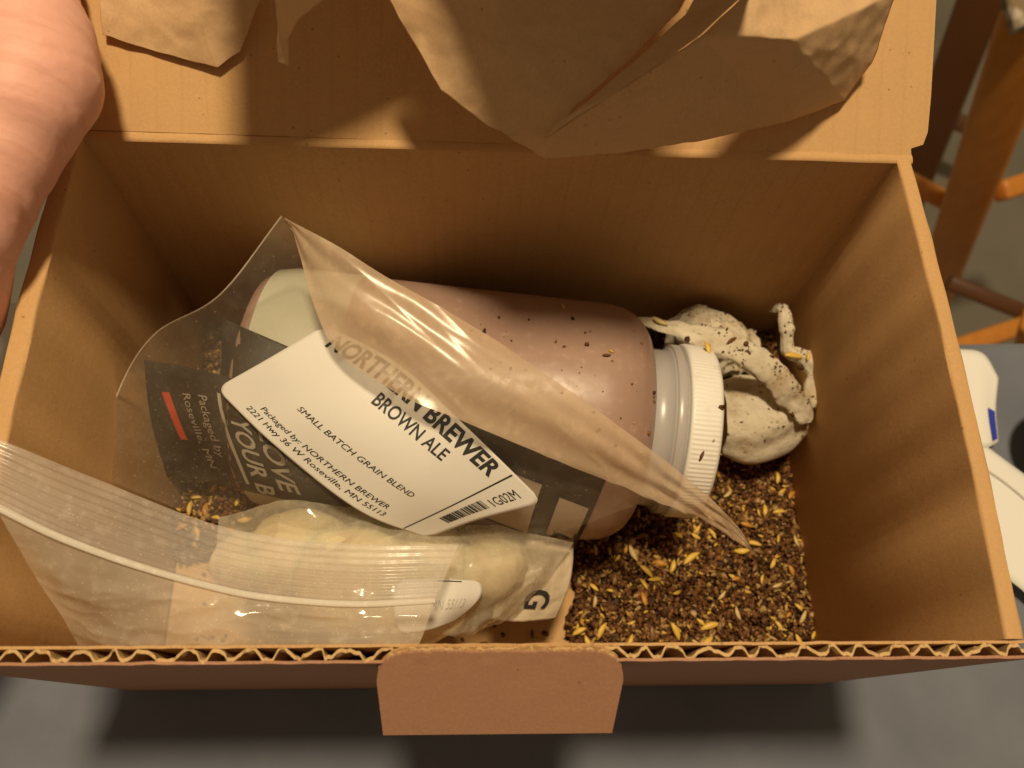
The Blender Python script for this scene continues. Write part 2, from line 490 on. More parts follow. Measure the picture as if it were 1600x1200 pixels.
def text_on(P, s, a0, a1, b0, hb, mt, parent, off=.0003, name='lettering', swap=False, bold=0, shear=0):
    """print the string s on patch P between a0 and a1 along a, baseline b0, height hb along b"""
    cu = bpy.data.curves.new('t', 'FONT'); cu.body = s; cu.resolution_u = 3; cu.offset = bold; cu.shear = shear
    ob = bpy.data.objects.new('t', cu); col.objects.link(ob)
    dg = bpy.context.evaluated_depsgraph_get(); dg.update()
    me = bpy.data.meshes.new_from_object(ob.evaluated_get(dg))
    bpy.data.objects.remove(ob)
    bm = bmesh.new(); bm.from_mesh(me)
    bmesh.ops.triangulate(bm, faces=bm.faces)
    bmesh.ops.remove_doubles(bm, verts=bm.verts, dist=1e-5)
    xs = [v.co.x for v in bm.verts]; x0, x1 = min(xs), max(xs)
    vs = []
    for v in bm.verts:
        f_ = (v.co.x - x0) / (x1 - x0); g_ = v.co.y / .70
        if swap: a, b_ = a0 + hb * g_, b0 + (a1) * f_
        else: a, b_ = a0 + (a1 - a0) * f_, b0 + hb * g_
        vs.append(P(a, b_) + P.normal(a, b_) * off)
    bm.verts.index_update()
    fs = [tuple(v.index for v in f_.verts) for f_ in bm.faces]
    bm.free()
    o = mesh(name, vs, fs, mt, smooth=False); o.parent = parent
    return o

class Draped:
    """a patch laid over the bottle: keeps clear of the trees given"""
    def __init__(s, P, trees, gap): s.P, s.t, s.g = P, trees, gap
    def __call__(s, a, b):
        p = s.P(a, b); d = p - CAM; L = d.length; d.normalize()
        for t_ in s.t:
            h = t_.ray_cast(CAM, d)
            if h[0] is not None and h[3] < L + s.g: L = h[3] - s.g
        return CAM + d * L
    normal = Patch.normal

# leaflet leaning on the bottle: black with a beige block
LA = Draped(Patch([[(348, 498, .100), (560, 588, .105), (760, 670, .10), (948, 746, .078)],
                   [(346, 560, .085), (550, 650, .09), (740, 730, .085), (925, 800, .060)],
                   [(340, 640, .05), (540, 730, .055), (730, 800, .05), (895, 862, .030)]]), [body_tree], .002)
leafA = sheet('folded_leaflet', LA, 60, 30, M_BLACK, thick=.0004)
tag(leafA, 'black printed card with a beige block leaning on the bottle under the bag', 'leaflet')
rect_on(LA, 'beige_block', .63, .845, .38, .95, M_BEIGE, leafA, .0012)
rect_on(LA, 'print_band', .90, .985, .45, .98, M_BEIGE, leafA, .0012)
# text card at the left
LB = Draped(Patch([[(142, 553, .055), (230, 563, .072), (345, 586, .092), (500, 640, .100)],
            [(187, 655, .040), (268, 662, .062), (362, 672, .088), (520, 735, .092)],
            [(228, 738, .020), (310, 750, .040), (400, 770, .055), (560, 805, .060)]]), [body_tree], .0018)
leafB = sheet('text_card', LB, 60, 40, M_BLACK, thick=.0004)
tag(leafB, 'black card with red bar and pale lettering at the left of the bag', 'card')
rect_on(LB, 'red_bar', .36, .405, .24, .62, M_RED, leafB, .0008)
def txtB(s, a, b0, span, h, m, **k): return text_on(LB, s, a, span, b0, h, m, leafB, off=.0008, swap=True, **k)
txtB('Roseville, MN', .475, .24, .60, .042, M_PALEINK)
txtB('Packaged by', .555, .24, .50, .042, M_PALEINK)
rect_on(LB, 'pale_line', .645, .660, .18, .92, M_PALEINK, leafB, .0008)
txtB('YOUR B', .685, .36, .62, .065, M_PALEINK, bold=.02)
txtB('LOVE', .775, .40, .50, .065, M_PALEINK, bold=.02)

# ------------------------------------------------------------------ big clear bag
bag = empty('grain_bag', at(600, 650, .09))
tag(bag, 'large crumpled clear plastic bag with white sticker lying over the bottle', 'plastic bag')
S = Patch([[(508, 508, .1225), (622, 568, .1235), (730, 668, .118), (851, 786, .104)],
           [(420, 560, .116), (528, 655, .117), (645, 745, .110), (748, 812, .097)],
           [(337, 607, .106), (432, 698, .106), (560, 797, .099), (668, 840, .088)]])
BP = Patch([[(440, 338, .146), (530, 420, .140), (700, 520, .128), (900, 650, .118), (1040, 772, .098)],
            [(342, 462, .126), (460, 510, .120), (640, 610, .119), (790, 720, .108), (960, 800, .092)],
            [(242, 522, .108), (350, 605, .1045), (520, 700, .106), (700, 795, .094), (895, 826, .084)],
            [(186, 610, .090), (300, 690, .088), (450, 780, .094), (640, 845, .082), (800, 860, .076)],
            [(150, 742, .080), (290, 800, .078), (450, 850, .078), (620, 880, .074), (740, 890, .070)]])
def crumple(s, amp, seed=0):
    return lambda a, b_, p: amp * (nz(p, s, seed) + .5 * abs(nz(p, s * 2.3, seed + 1)) * 2 + .25 * nz(p, s * 5, seed))
o = sheet('bag_panel', BP, 130, 100, M_FILM, disp=lambda a, b_, p: .0009 * nz(p, 35, 2) + .0007 * (.5 - abs(nz((p.x * .6 + p.y * .4, p.y, p.z), 60, 4)) * 2) + .00035 * (.5 - abs(nz(p, 170, 9)) * 2), avoid=[body_tree], gap=.0035)
under(o, bag)
SP = Patch([[(440, 338, .148), (525, 383, .147), (600, 430, .145), (780, 535, .138), (1000, 690, .120), (1120, 788, .100), (1180, 862, .082)],
            [(446, 341, .147), (525, 440, .143), (620, 510, .141), (765, 592, .137), (960, 712, .118), (1105, 796, .099), (1180, 863, .081)],
            [(452, 344, .146), (512, 526, .134), (612, 609, .132), (738, 664, .130), (930, 743, .112), (1095, 812, .096), (1179, 864, .080)]])
def seam_folds(a, b_, p):
    env = math.sin(math.pi * min(max(a, 0), 1)) ** .5
    lo_ = min(1, max(0, (a - .55) * 3))
    return env * (.0005 + .0007 * lo_) * (1 - .6 * lo_) * math.sin(b_ * (13 + 3 * lo_) + 3.2 * nz(p, 14, 3)) + .0004 * nz(p, 60, 5) + (.25 + lo_) * .0020 * (.5 - abs(nz((p.x * .5 + p.y * .5, p.y + p.x * .8, p.z), 120, 6)) * 2)
ev, ef = [], []
for i in range(141):
    c_ = BP(0, i / 140)
    for k in range(6): a_ = math.pi * k / 3; ev.append(c_ + Vector((math.cos(a_) * .00035, 0, math.sin(a_) * .00035)))
for i in range(140):
    for k in range(6): ef.append((i * 6 + k, i * 6 + (k + 1) % 6, i * 6 + 6 + (k + 1) % 6, i * 6 + 6 + k))
under(mesh('bag_edge_highlight', ev, ef, film('milky_edge_highlight', tint=(.95, .86, .72), haze=(.35, .55), bumps=.1)), bag)  # thin milky tube standing in for the highlight on the bag's left outline
o = under(sheet('seam_flap', SP, 200, 60, M_FILM2, disp=seam_folds), bag)
# sticker with rounded corners
def sticker_mesh(P, name, par, mt, rad=(.045, .11), n=60):
    vs, uv, fs = [], [], []
    for j in range(n + 1):
        b_ = j / n; e = min(b_, 1 - b_); ins = 0
        if e < rad[1]: q = 1 - e / rad[1]; ins = rad[0] * (1 - math.sqrt(max(0, 1 - q * q)))
        for i in range(n + 1):
            a = ins + (1 - 2 * ins) * i / n; vs.append(P(a, b_)); uv.append((a, b_))
    for j in range(n):
        for i in range(n):
            k = j * (n + 1) + i; fs.append((k, k + 1, k + n + 2, k + n + 1))
    o = mesh(name, vs, fs, mt, uvs=uv)
    if par: under(o, par)
    md = o.modifiers.new('thickness', 'SOLIDIFY'); md.thickness = .00012; md.offset = -1 
    return o
st = sticker_mesh(S, 'sticker', bag, M_WHITE)
# b: 0 at the upper right long edge, 1 at the lower left long edge; letters run along a
def tx(s, a0, a1, b0, h, m=M_INK, **k): return text_on(S, s, a0, a1, b0, -h, m, st, off=.00035, **k)
tx('NORTHERN BREWER', .08, .84, .150, .120, bold=.03)
tx('BROWN ALE', .365, .690, .285, .088, bold=.014)
tx('SMALL BATCH GRAIN BLEND', .225, .735, .645, .046)
tx('Packaged by: NORTHERN BREWER', .165, .725, .855, .046)
tx('2221 Hwy 36 W Roseville, MN 55113', .135, .745, .935, .046)
rect_on(S, 'rule_line', .868, .874, .02, .98, M_INK, st, .0003, 12)
r2 = random.Random(3); bpos = .34; barv, barf = [], []
while bpos < .70:
    wd = r2.choice((.004, .004, .008, .013))
    q = [(.905, bpos), (.955, bpos), (.955, bpos + wd), (.905, bpos + wd)]
    k = len(barv); barv += [S(a, b_) + S.normal(a, b_) * .0003 for a, b_ in q]; barf.append((k, k + 1, k + 2, k + 3))
    bpos += wd + r2.choice((.004, .005, .009))
mesh('barcode', barv, barf, M_INK, st, smooth=False)
text_on(S, '1G02M', .957, -.20, .30, -.042, M_INK, st, off=.00035, swap=True)

# ------------------------------------------------------------------ zip bag at the front
zb = empty('zip_bag', at(350, 900, .11))
tag(zb, 'hazy zip bag with ribbed closure strip lying along the front wall', 'zip bag')
ZT = [(-28, 675, .158), (60, 712, .152), (150, 747, .142), (300, 808, .130), (420, 838, .122), (560, 850, .116), (716, 852, .112)]
ZR = [(-8, 792, .157), (90, 840, .150), (200, 882, .142), (310, 914, .134), (410, 935, .128), (550, 946, .122), (678, 940, .118)]
ZM = [((a[0] + c[0]) / 2, (a[1] + c[1]) / 2 + 2, (a[2] + c[2]) / 2 + .002) for a, c in zip(ZT, ZR)]
ZP = Patch([ZT, ZM, ZR])
def zrib(a, b_, p):
    r_ = .00028 * math.sin(b_ * 2 * math.pi * 9) if b_ < .86 else 0
    pr = .0014 * math.exp(-((b_ - .95) / .035) ** 2)
    return r_ * (1 if b_ > .03 else 0) + pr + .0006 * nz(p, 40, 8)
under(sheet('zip_strip', ZP, 160, 150, M_ZIP, disp=zrib), zb)
rv, rf = [], []
for i in range(161):
    c_ = ZP(i / 160, .985); n_ = ZP.normal(i / 160, .98); d_ = (ZP(min(1, i / 160 + .01), .98) - ZP(max(0, i / 160 - .01), .98)).normalized(); s_ = d_.cross(n_)
    for k in range(8): a_ = 2 * math.pi * k / 8; rv.append(c_ + s_ * math.cos(a_) * .0011 + n_ * (.0008 + math.sin(a_) * .0007))
for i in range(160):
    for k in range(8): rf.append((i * 8 + k, i * 8 + (k + 1) % 8, i * 8 + 8 + (k + 1) % 8, i * 8 + 8 + k))
under(mesh('zip_ridge', rv, rf, film('zip_ridge_highlight', tint=(.95, .92, .86), haze=(.72, .85), dust=.1, bumps=.1)), zb)  # whitish film colour stands in for the highlight along the ridge
ZL = Patch([[(p[0], p[1], p[2]) for p in ZR],
            [(55, 900, .136), (120, 925, .137), (225, 945, .134), (330, 962, .130), (420, 970, .126), (545, 975, .1205), (668, 972, .1185)],
            [(100, 968, .128), (160, 985, .128), (250, 995, .128), (350, 1000, .126), (440, 1003, .124), (555, 1000, .1203), (660, 994, .1183)],
            [(126, 1014, .118), (190, 1020, .119), (270, 1022, .119), (360, 1023, .119), (450, 1023, .118), (560, 1022, .1185), (650, 1016, .1170)]])
def zcr(a, b_, p):
    e = min(1, max(0, b_) * 5) * min(1, .15 + max(0, a) * 6)
    f1 = nz(p, 26, 5); f2 = nz(p, 60, 3)
    g = (p.x * .45 + p.y * .3, p.y * 1.1, p.z)
    e *= 1 - .65 * min(1, max(0, (a - .45) * 4)) * min(1, max(0, (b_ - .35) * 4))
    return e * (.0012 * (1 - abs(f1) * 2.2) + .0010 * (1 - 2 * abs(nz(g, 80, 3))) + .0005 * (1 - 2 * abs(nz(g, 190, 2))))
under(sheet('bag_front', ZL, 150, 90, M_ZIPF, disp=zcr), zb)

# ------------------------------------------------------------------ pouch with pale contents, its sticker, and paper packet
pouch = empty('sugar_pouch', at(600, 880, .06))
tag(pouch, 'small clear pouch of pale yellow lumps squeezed under the zip bag', 'pouch')
M_LUMP, t, b = mat('pale_yellow_lumps', (.62, .55, .30), .6)
b.inputs['Subsurface Weight'].default_value = .4; b.inputs['Subsurface Scale'].default_value = .01
t.links.new(mixc(t, noise_node(t, 70, 5), (.62, .50, .29), (.80, .70, .48)), b.inputs['Base Color'])
bump(t, b, noise_node(t, 400, 4), .15, .001)
def blob(bm, c, rx, ry, rz, amp=.09, f_=60, seed=0):
    r_ = bmesh.ops.create_icosphere(bm, subdivisions=4, radius=1)
    for v in r_['verts']:
        n = v.co.normalized(); k = 1 + amp * noise.noise(Vector((n.x * 2 + seed, n.y * 2, n.z * 2))) + amp * .5 * noise.noise(Vector((n.x * 6 + seed, n.y * 6, n.z * 6)))
        v.co = Vector((c[0] + n.x * rx * k, c[1] + n.y * ry * k, c[2] + n.z * rz * k))
bm = bmesh.new()
for i, (u, v, z, a_, b_, c_) in enumerate([(470, 868, .070, .022, .018, .014), (560, 905, .075, .026, .020, .018), (655, 878, .066, .020, .016, .016),
                                           (762, 880, .060, .0165, .0135, .014), (395, 880, .068, .016, .012, .011), (640, 945, .075, .022, .016, .014)]):
    p = at(u, v, z); blob(bm, p, a_, b_, c_, seed=i * 3)
me = bpy.data.meshes.new('contents'); bm.to_mesh(me); bm.free(); me.materials.append(M_LUMP); me.polygons.foreach_set('use_smooth', [True] * len(me.polygons))
o = bpy.data.objects.new('contents', me); col.objects.link(o); under(o, pouch)
PF = Patch([[(345, 812, .074), (450, 788, .080), (560, 797, .085), (660, 815, .084), (780, 828, .076), (893, 846, .062)],
            [(340, 860, .078), (450, 850, .086), (570, 860, .092), (680, 870, .090), (790, 880, .080), (862, 892, .060)],
            [(330, 920, .078), (450, 920, .092), (570, 920, .098), (680, 925, .092), (770, 930, .078), (815, 935, .058)],
            [(330, 980, .074), (450, 985, .088), (570, 985, .092), (670, 985, .084), (725, 985, .070), (782, 968, .056)]])
def pcr(a, b_, p):
    f1 = nz(p, 38, 15); f2 = nz(p, 90, 13)
    return .0022 * (1 - abs(f1) * 2.5) + .0010 * (1 - 2 * abs(f2)) + .0003 * (1 - 2 * abs(nz(p, 210, 4)))
under(sheet('pouch_film', PF, 120, 80, M_POUCH, disp=pcr), pouch)
ps = Patch([[(615, 905, .1005), (690, 905, .098), (758, 908, .090)], [(615, 950, .101), (690, 943, .098), (748, 938, .089)], [(620, 990, .099), (672, 984, .096), (716, 968, .087)]])
pst = sticker_mesh(ps, 'pouch_sticker', pouch, M_WHITE, rad=(.12, .3), n=24)
text_on(ps, 'MN 55113', .38, .80, .62, -.2, M_GREYINK, pst, off=.0004)
rect_on(ps, 'rule_line', .45, .72, .03, .05, M_INK, pst, .0004, 6)
pk = Patch([[(800, 812, .050), (850, 820, .052), (896, 826, .050)], [(780, 900, .052), (835, 905, .056), (890, 905, .050)], [(770, 968, .046), (815, 970, .050), (866, 965, .044)]])
M_PACK, t, b = mat('beige_foil_packet', (.55, .46, .34), .35)
bump(t, b, noise_node(t, 120, 4), .5, .002)
pkt = sheet('yeast_packet', pk, 40, 40, M_PACK, disp=crumple(70, .0008, 4), thick=.0015)
tag(pkt, 'beige sachet with dark letter at the right end of the pouch', 'sachet')
text_on(pk, 'G', .45, .22, .60, .30, M_INK, pkt, off=.0022, swap=True, bold=.02)

# ------------------------------------------------------------------ muslin bag
M_MUS, t, b = mat('cream_muslin', (.66, .58, .44), .9)
f1 = noise_node(t, 90, 5)
wv = nn(t, 'ShaderNodeTexWave', wave_type='BANDS', bands_direction='DIAGONAL'); wv.inputs['Scale'].default_value = 500
tc = nn(t, 'ShaderNodeTexCoord'); t.links.new(tc.outputs['Object'], wv.inputs['Vector'])
cc = mixc(t, f1, (.58, .50, .36), (.76, .70, .57))
cc = mixc(t, ramp(t, noise_node(t, 420, 4), [(.63, (0, 0, 0)), (.70, (.75, .75, .75))]), cc, (.12, .07, .03))
cc = mixc(t, ramp(t, noise_node(t, 60, 5), [(.52, (0, 0, 0)), (.70, (.55, .55, .55))]), cc, (.40, .26, .13))
t.links.new(cc, b.inputs['Base Color'])
nb = bump(t, None, wv.outputs['Fac'], .6, .0004); nb = bump(t, None, noise_node(t, 260, 4), .6, .0012, nb); bump(t, b, f1, .8, .0025, nb)
mus = empty('muslin_bag', at(1200, 620, .02))
tag(mus, 'cream muslin straining bag twisted into loops beyond the bottle cap', 'cloth bag')
def strap(name, pts, w_, h_, seed=0, seg=90, ring=20):
    P_ = [at(*p[:3]) for p in pts]; ws = [p[3] if len(p) > 3 else 1 for p in pts]
    vs, fs = [], []
    for i in range(seg + 1):
        s = i / seg; c = cr(P_, s); d = (cr(P_, min(1, s + .01)) - cr(P_, max(0, s - .01))).normalized()
        wk = cr([Vector((q, 0, 0)) for q in ws], s).x
        side = d.cross(Z).normalized(); up = side.cross(d).normalized()
        tw = .5 * math.sin(s * 5 + seed); side, up = side * math.cos(tw) + up * math.sin(tw), up * math.cos(tw) - side * math.sin(tw)
        e = min(1, s * 12 + .25, (1 - s) * 12 + .25)
        for k in range(ring):
            a = 2 * math.pi * k / ring
            p = c + side * math.cos(a) * w_ * wk * e + up * math.sin(a) * h_ * wk * e
            p += (p - c).normalized() * (.0010 * nz(p, 110, seed) + .0008 * nz(p, 300, seed) + .0004 * math.sin(k * 2.6 + s * 4) - .0016 * max(0, .25 - abs(nz(p, 70, seed + 4))) * 3)
            vs.append(p)
    for i in range(seg):
        for k in range(ring):
            a = i * ring + k; b_ = i * ring + (k + 1) % ring; fs.append((a, b_, b_ + ring, a + ring))
    fs.append(tuple(range(ring))); fs.append(tuple(range(seg * ring, seg * ring + ring)))
    return under(mesh(name, vs, fs, M_MUS), mus)
s1 = strap('strap', [(985, 500, .060, .7), (1020, 505, .064, .8), (1085, 522, .068), (1150, 545, .070, 1.05), (1205, 582, .066, 1.1), (1240, 628, .056, .95), (1270, 655, .046, 1.0)], .0062, .0017, 1)
s2 = strap('cord', [(1203, 487, .050, .8), (1222, 482, .056), (1229, 510, .056), (1233, 545, .050, 1.1), (1258, 558, .050, 1.3), (1276, 582, .050, 1.6), (1270, 618, .048, 1.5), (1262, 645, .046, 1.2)], .0031, .0018, 2)
def folded_roll(name, pts, radius, seed):
    P_ = [at(*p[:3]) for p in pts]; ws = [Vector((p[3], 0, 0)) for p in pts]; vs, fs = [], []; SG, RG = 90, 72
    for i in range(SG + 1):
        q = i / SG; c = cr(P_, q); d = (cr(P_, min(1, q + .02)) - cr(P_, max(0, q - .02))).normalized(); wk = cr(ws, q).x
        sd = d.cross(Z).normalized(); up = sd.cross(d)
        for k in range(RG):
            a = 2 * math.pi * k / RG
            fold = .05 * math.sin(a * 3 + q * 7) + .035 * math.sin(a * 7 - q * 5 + seed) + .12 * math.exp(-((q - .62 - .10 * math.sin(a)) / .05) ** 2) - .10 * math.exp(-((q - .74 - .10 * math.sin(a)) / .05) ** 2)
            p = c + (sd * math.cos(a) + up * math.sin(a)) * radius * wk * (1 + fold)
            vs.append(p + (p - c).normalized() * (.0007 * nz(p, 60, seed) + .0003 * nz(p, 220, seed)))
    for i in range(SG):
        for k in range(RG): a = i * RG + k; b_ = i * RG + (k + 1) % RG; fs.append((a, b_, b_ + RG, a + RG))
    fs.append(tuple(range(RG))); fs.append(tuple(range(SG * RG, SG * RG + RG)))
    return under(mesh(name, vs, fs, M_MUS), mus)
m1 = folded_roll('folded_body', [(1120, 655, .030, .80), (1160, 655, .030, 1.0), (1200, 650, .030, .98), (1232, 640, .028, .72), (1256, 632, .026, .40), (1262, 630, .025, .1)], .0205, 2)
CP = Patch([[(1045, 500, .040), (1085, 478, .046), (1120, 486, .048), (1150, 505, .040), (1178, 520, .030)],
            [(1040, 520, .044), (1085, 500, .056), (1120, 512, .056), (1152, 522, .050), (1185, 545, .036)],
            [(1040, 545, .040), (1080, 535, .050), (1120, 545, .046), (1160, 560, .040), (1195, 570, .034)],
            [(1045, 570, .028), (1080, 575, .034), (1125, 585, .030), (1170, 590, .030), (1205, 595, .028)]])
def gather(a, b_, p): return .0026 * (.5 - abs(nz((p.x, p.y * .5, p.z * .5), 75, 4)) * 2) + .0022 * (.5 - abs(nz(p, 130, 8)) * 2) + .0006 * nz(p, 320, 2)
m2_ = under(sheet('bunched_top', CP, 110, 70, M_MUS, disp=gather, thick=.0006), mus)

# ------------------------------------------------------------------ grain
def ground_z(x, y): return .040 * math.exp(-((x + .085) / .042) ** 2 - ((y - .080) / .022) ** 2) + .0085 + .004 * noise.noise(Vector((x * 30, y * 30, 1))) + .003 * noise.noise(Vector((x * 90, y * 90, 4)))
def grain_mask(x, y):
    if x > .034 + .008 * noise.noise(Vector((x * 40, y * 60, 7))) - (.0 if y < .05 else (y - .05) * 1.0): return True
    if y > .055 + .01 * noise.noise(Vector((x * 50, 1, 0))) and x < .04: return True
    return False
gmats = []
for nm_, c in (('dark_grain', (.060, .026, .011)), ('brown_grain', (.14, .060, .021)), ('reddish_grain', (.22, .10, .035)), ('tan_husk', (.38, .24, .085)), ('golden_husk', (.68, .44, .08)), ('pale_husk', (.48, .32, .15))):
    m, t, b = mat(nm_, c, .6)
    t.links.new(mixc(t, noise_node(t, 500, 3), tuple(x * .6 for x in c), tuple(min(1, x * 1.4) for x in c)), b.inputs['Base Color'])
    b.inputs['Specular IOR Level'].default_value = .2; gmats.append(m)
shapes = []
def chunk(seed, el):
    bm = bmesh.new(); bmesh.ops.create_icosphere(bm, subdivisions=1, radius=1) if el is None else None
    r_ = random.Random(seed)
    if el is None:
        for v in bm.verts: v.co *= r_.uniform(.55, 1.15)
        bmesh.ops.delete(bm, geom=[v for v in bm.verts if r_.random() < .25], context='VERTS')
        bmesh.ops.contextual_create(bm, geom=bm.verts[:])
        bmesh.ops.convex_hull(bm, input=bm.verts[:])
        loose = [v for v in bm.verts if not v.link_faces]
        bmesh.ops.delete(bm, geom=loose, context='VERTS')
        bmesh.ops.triangulate(bm, faces=bm.faces)
    else:
        rings = [(-1, .0), (-.55, .75), (0, 1), (.55, .8), (1, .05)]
        rv = []
        for x_, rr in rings:
            if rr < .01: rv.append([bm.verts.new((x_ * el, 0, 0))]); continue
            rv.append([bm.verts.new((x_ * el, math.cos(2 * math.pi * k / 4 + .4) * rr, math.sin(2 * math.pi * k / 4 + .4) * rr * .6)) for k in range(4)])
        for A_, B_ in zip(rv, rv[1:]):
            for k in range(4):
                if len(A_) == 1: bm.faces.new([A_[0], B_[k], B_[(k + 1) % 4]])
                else: bm.faces.new([A_[k], B_[k], B_[(k + 1) % 4], A_[(k + 1) % 4]])
        bmesh.ops.triangulate(bm, faces=bm.faces)
    bm.verts.index_update()
    V = np.array([v.co[:] for v in bm.verts]); F = np.array([[v.index for v in f_.verts] for f_ in bm.faces]); bm.free()
    return V, F
shapes = [chunk(i, None) for i in range(5)] + [chunk(9, 1.9), chunk(10, 2.6)]
rs = np.random.RandomState(4)
def rotm(a, b_, c):
    ca, sa, cb, sb, cc_, sc_ = math.cos(a), math.sin(a), math.cos(b_), math.sin(b_), math.cos(c), math.sin(c)
    return np.array([[ca, -sa, 0], [sa, ca, 0], [0, 0, 1]]) @ np.array([[cb, 0, sb], [0, 1, 0], [-sb, 0, cb]]) @ np.array([[1, 0, 0], [0, cc_, -sc_], [0, sc_, cc_]])
def scatter(name, items, par=None):
    Vs, Fs, Ms, n = [], [], [], 0
    for (p, s, k, mi) in items:
        V, F = shapes[k]
        V = (V * s) @ rotm(rs.uniform(0, 6.28), rs.normal(0, .5), rs.uniform(0, 6.28)).T + np.array(p)
        Vs.append(V); Fs.append(F + n); Ms.append(np.full(len(F), mi)); n += len(V)
    V = np.concatenate(Vs); F = np.concatenate(Fs); Mi = np.concatenate(Ms)
    me = bpy.data.meshes.new(name)
    me.vertices.add(len(V)); me.vertices.foreach_set('co', V.ravel())
    me.loops.add(F.size); me.loops.foreach_set('vertex_index', F.ravel())
    me.polygons.add(len(F)); me.polygons.foreach_set('loop_start', np.arange(len(F)) * 3)
    me.polygons.foreach_set('material_index', Mi)
    me.update(calc_edges=True); me.validate()
    for m in gmats: me.materials.append(m)
    o = bpy.data.objects.new(name, me); col.objects.link(o)
    if par: o.parent = par
    return o
vs, fs = [], []
GX, GY = 150, 90
for j in range(GY + 1):
    for i in range(GX + 1):
        x = -.142 + .2905 * i / GX; y = .0062 + .1665 * j / GY
        z = ground_z(x, y) if grain_mask(x, y) else .0022
        vs.append((x, y, z - .001))
for j in range(GY):
    for i in range(GX):
        k = j * (GX + 1) + i; fs.append((k, k + 1, k + GX + 2, k + GX + 1))
o = mesh('grain_bed', vs, fs, gmats[0]); tag(o, 'dark crushed brown grain covering the floor of the box', 'grain', kind='stuff')
items = []
for _ in range(40000):
    x = rs.uniform(-.141, .1483); y = rs.uniform(.0065, .172)
    if x < -.02 and rs.rand() < .25: continue
    if not grain_mask(x, y):
        if rs.rand() > .015: continue
    z = (ground_z(x, y) if grain_mask(x, y) else .0035) + rs.uniform(-.0005, .0018)
    r_ = rs.rand()
    if r_ < .80: k = rs.randint(0, 5); s = abs(rs.normal(.00092, .00045)) + .0003; mi = rs.choice([0, 1, 2, 3, 5], p=[.32, .36, .2, .09, .03])
    elif r_ < .975: k = 5; s = rs.uniform(.0007, .0013); mi = rs.choice([1, 2, 3, 4], p=[.4, .25, .25, .1])
    else: k = 6; s = rs.uniform(.0008, .0012); mi = rs.choice([3, 4, 5, 1], p=[.4, .25, .15, .2])
    items.append(((x, y, z), s, k, mi))
o = scatter('crushed_grain', items)
tag(o, 'crushed dark brown grain with tan husk fragments heaped on the box floor', 'grain', kind='stuff')
# crumbs that stuck to bottle, cap, muslin, rims
trees = [tri_tree(x) for x in (body, cap, s1, s2, m1, m2_)]
def hit(u, v, trs=None):
    d = (at(u, v, 0) - CAM).normalized(); best = None
    for t_ in (trs or trees):
        h = t_.ray_cast(CAM, d)
        if h[0] is not None and (best is None or h[3] < best[3]): best = h if h[1].dot(d) < 0 else (h[0], -h[1], h[2], h[3])
    return best
items = []
for _ in range(2200):
    q = rs.rand()
    if q < .045: u, v = rs.uniform(620, 1030), rs.uniform(440, 760)
    elif q < .047: u, v = rs.uniform(1040, 1140), rs.uniform(560, 760)
    else: u, v = rs.uniform(990, 1285), rs.uniform(475, 720)
    h = hit(u, v)
    if h is None or h[1].z < .1: continue
    if q > .047 and (h[0].x < .0905 or noise.noise(h[0] * 90) < -.02): continue
    if u > 1130 and v > 590 and u < 1235 and rs.rand() < .93: continue
    items.append((tuple(h[0] + h[1] * .0002), (abs(rs.normal(0, .00035)) + .00018) * (1.1 if q < .047 else 1), rs.choice([0, 1, 2, 3, 4, 5]), rs.choice([0, 1, 2, 3, 4, 5], p=[.36, .26, .16, .12, .04, .06])))
for (u, v, s, k, mi) in [(757, 518, .0014, 1, 0), (917, 540, .0011, 2, 1), (947, 556, .0011, 5, 1), (880, 480, .0010, 5, 5), (1013, 677, .001, 0, 2), (1127, 636, .0017, 3, 1), (1096, 712, .0010, 6, 1), (1060, 648, .0009, 5, 1), (1237, 648, .002, 4, 1), (1254, 575, .0024, 2, 0), (1074, 530, .0014, 5, 0), (1143, 533, .0016, 5, 1), (955, 550, .0006, 5, 4), (1165, 537, .0015, 0, 1)]:
    h = hit(u, v)
    if h: items.append((tuple(h[0] + h[1] * .0004), s, k, mi))
o = scatter('grain_crumbs', items)
tag(o, 'tiny grain crumbs clinging to the bottle, cap and muslin', 'crumbs', kind='stuff')

# golden kernels, each a thing
def kernel_mesh(seed, plump):
    r_ = random.Random(seed); vs, fs = [], []; NR, NS = 9, 8
    for i in range(NR):
        s = i / (NR - 1); rr = math.sin(math.pi * (s * .94 + .03)) ** .8 * plump
        x = (s - .5) * 2; bend = .12 * (x * x) * (1 if seed % 2 else -1)
        for k in range(NS):
            a = 2 * math.pi * k / NS; cr_ = .72 if k == 6 else 1
            vs.append((x, math.cos(a) * rr + bend, math.sin(a) * rr * .7 * cr_))
    for i in range(NR - 1):
        for k in range(NS): a = i * NS + k; b_ = i * NS + (k + 1) % NS; fs.append((a, b_, b_ + NS, a + NS))
    fs.append(tuple(range(NS))[::-1]); fs.append(tuple(range((NR - 1) * NS, NR * NS)))
    me = bpy.data.meshes.new('malt_kernel'); me.from_pydata(vs, [], fs)
    me.polygons.foreach_set('use_smooth', [True] * len(me.polygons)); return me
M_GOLD = []
for nm_, c in (('golden_malt', (.72, .47, .08)), ('amber_malt', (.50, .23, .03)), ('straw_malt', (.62, .46, .20)), ('brown_malt', (.22, .11, .04))):
    m, t, b = mat(nm_, c, .45)
    n = noise_node(t, 3, 4, stretch=(1, 6, 6))
    t.links.new(mixc(t, n, tuple(x * .6 for x in c), tuple(min(1, x * 1.3) for x in c)), b.inputs['Base Color'])
    M_GOLD.append(m)
kms = []
for i in range(8):
    me = kernel_mesh(i, .34 + .06 * (i % 3)); me.materials.append(M_GOLD[[0, 0, 1, 2, 0, 3, 1, 0][i]]); kms.append(me)
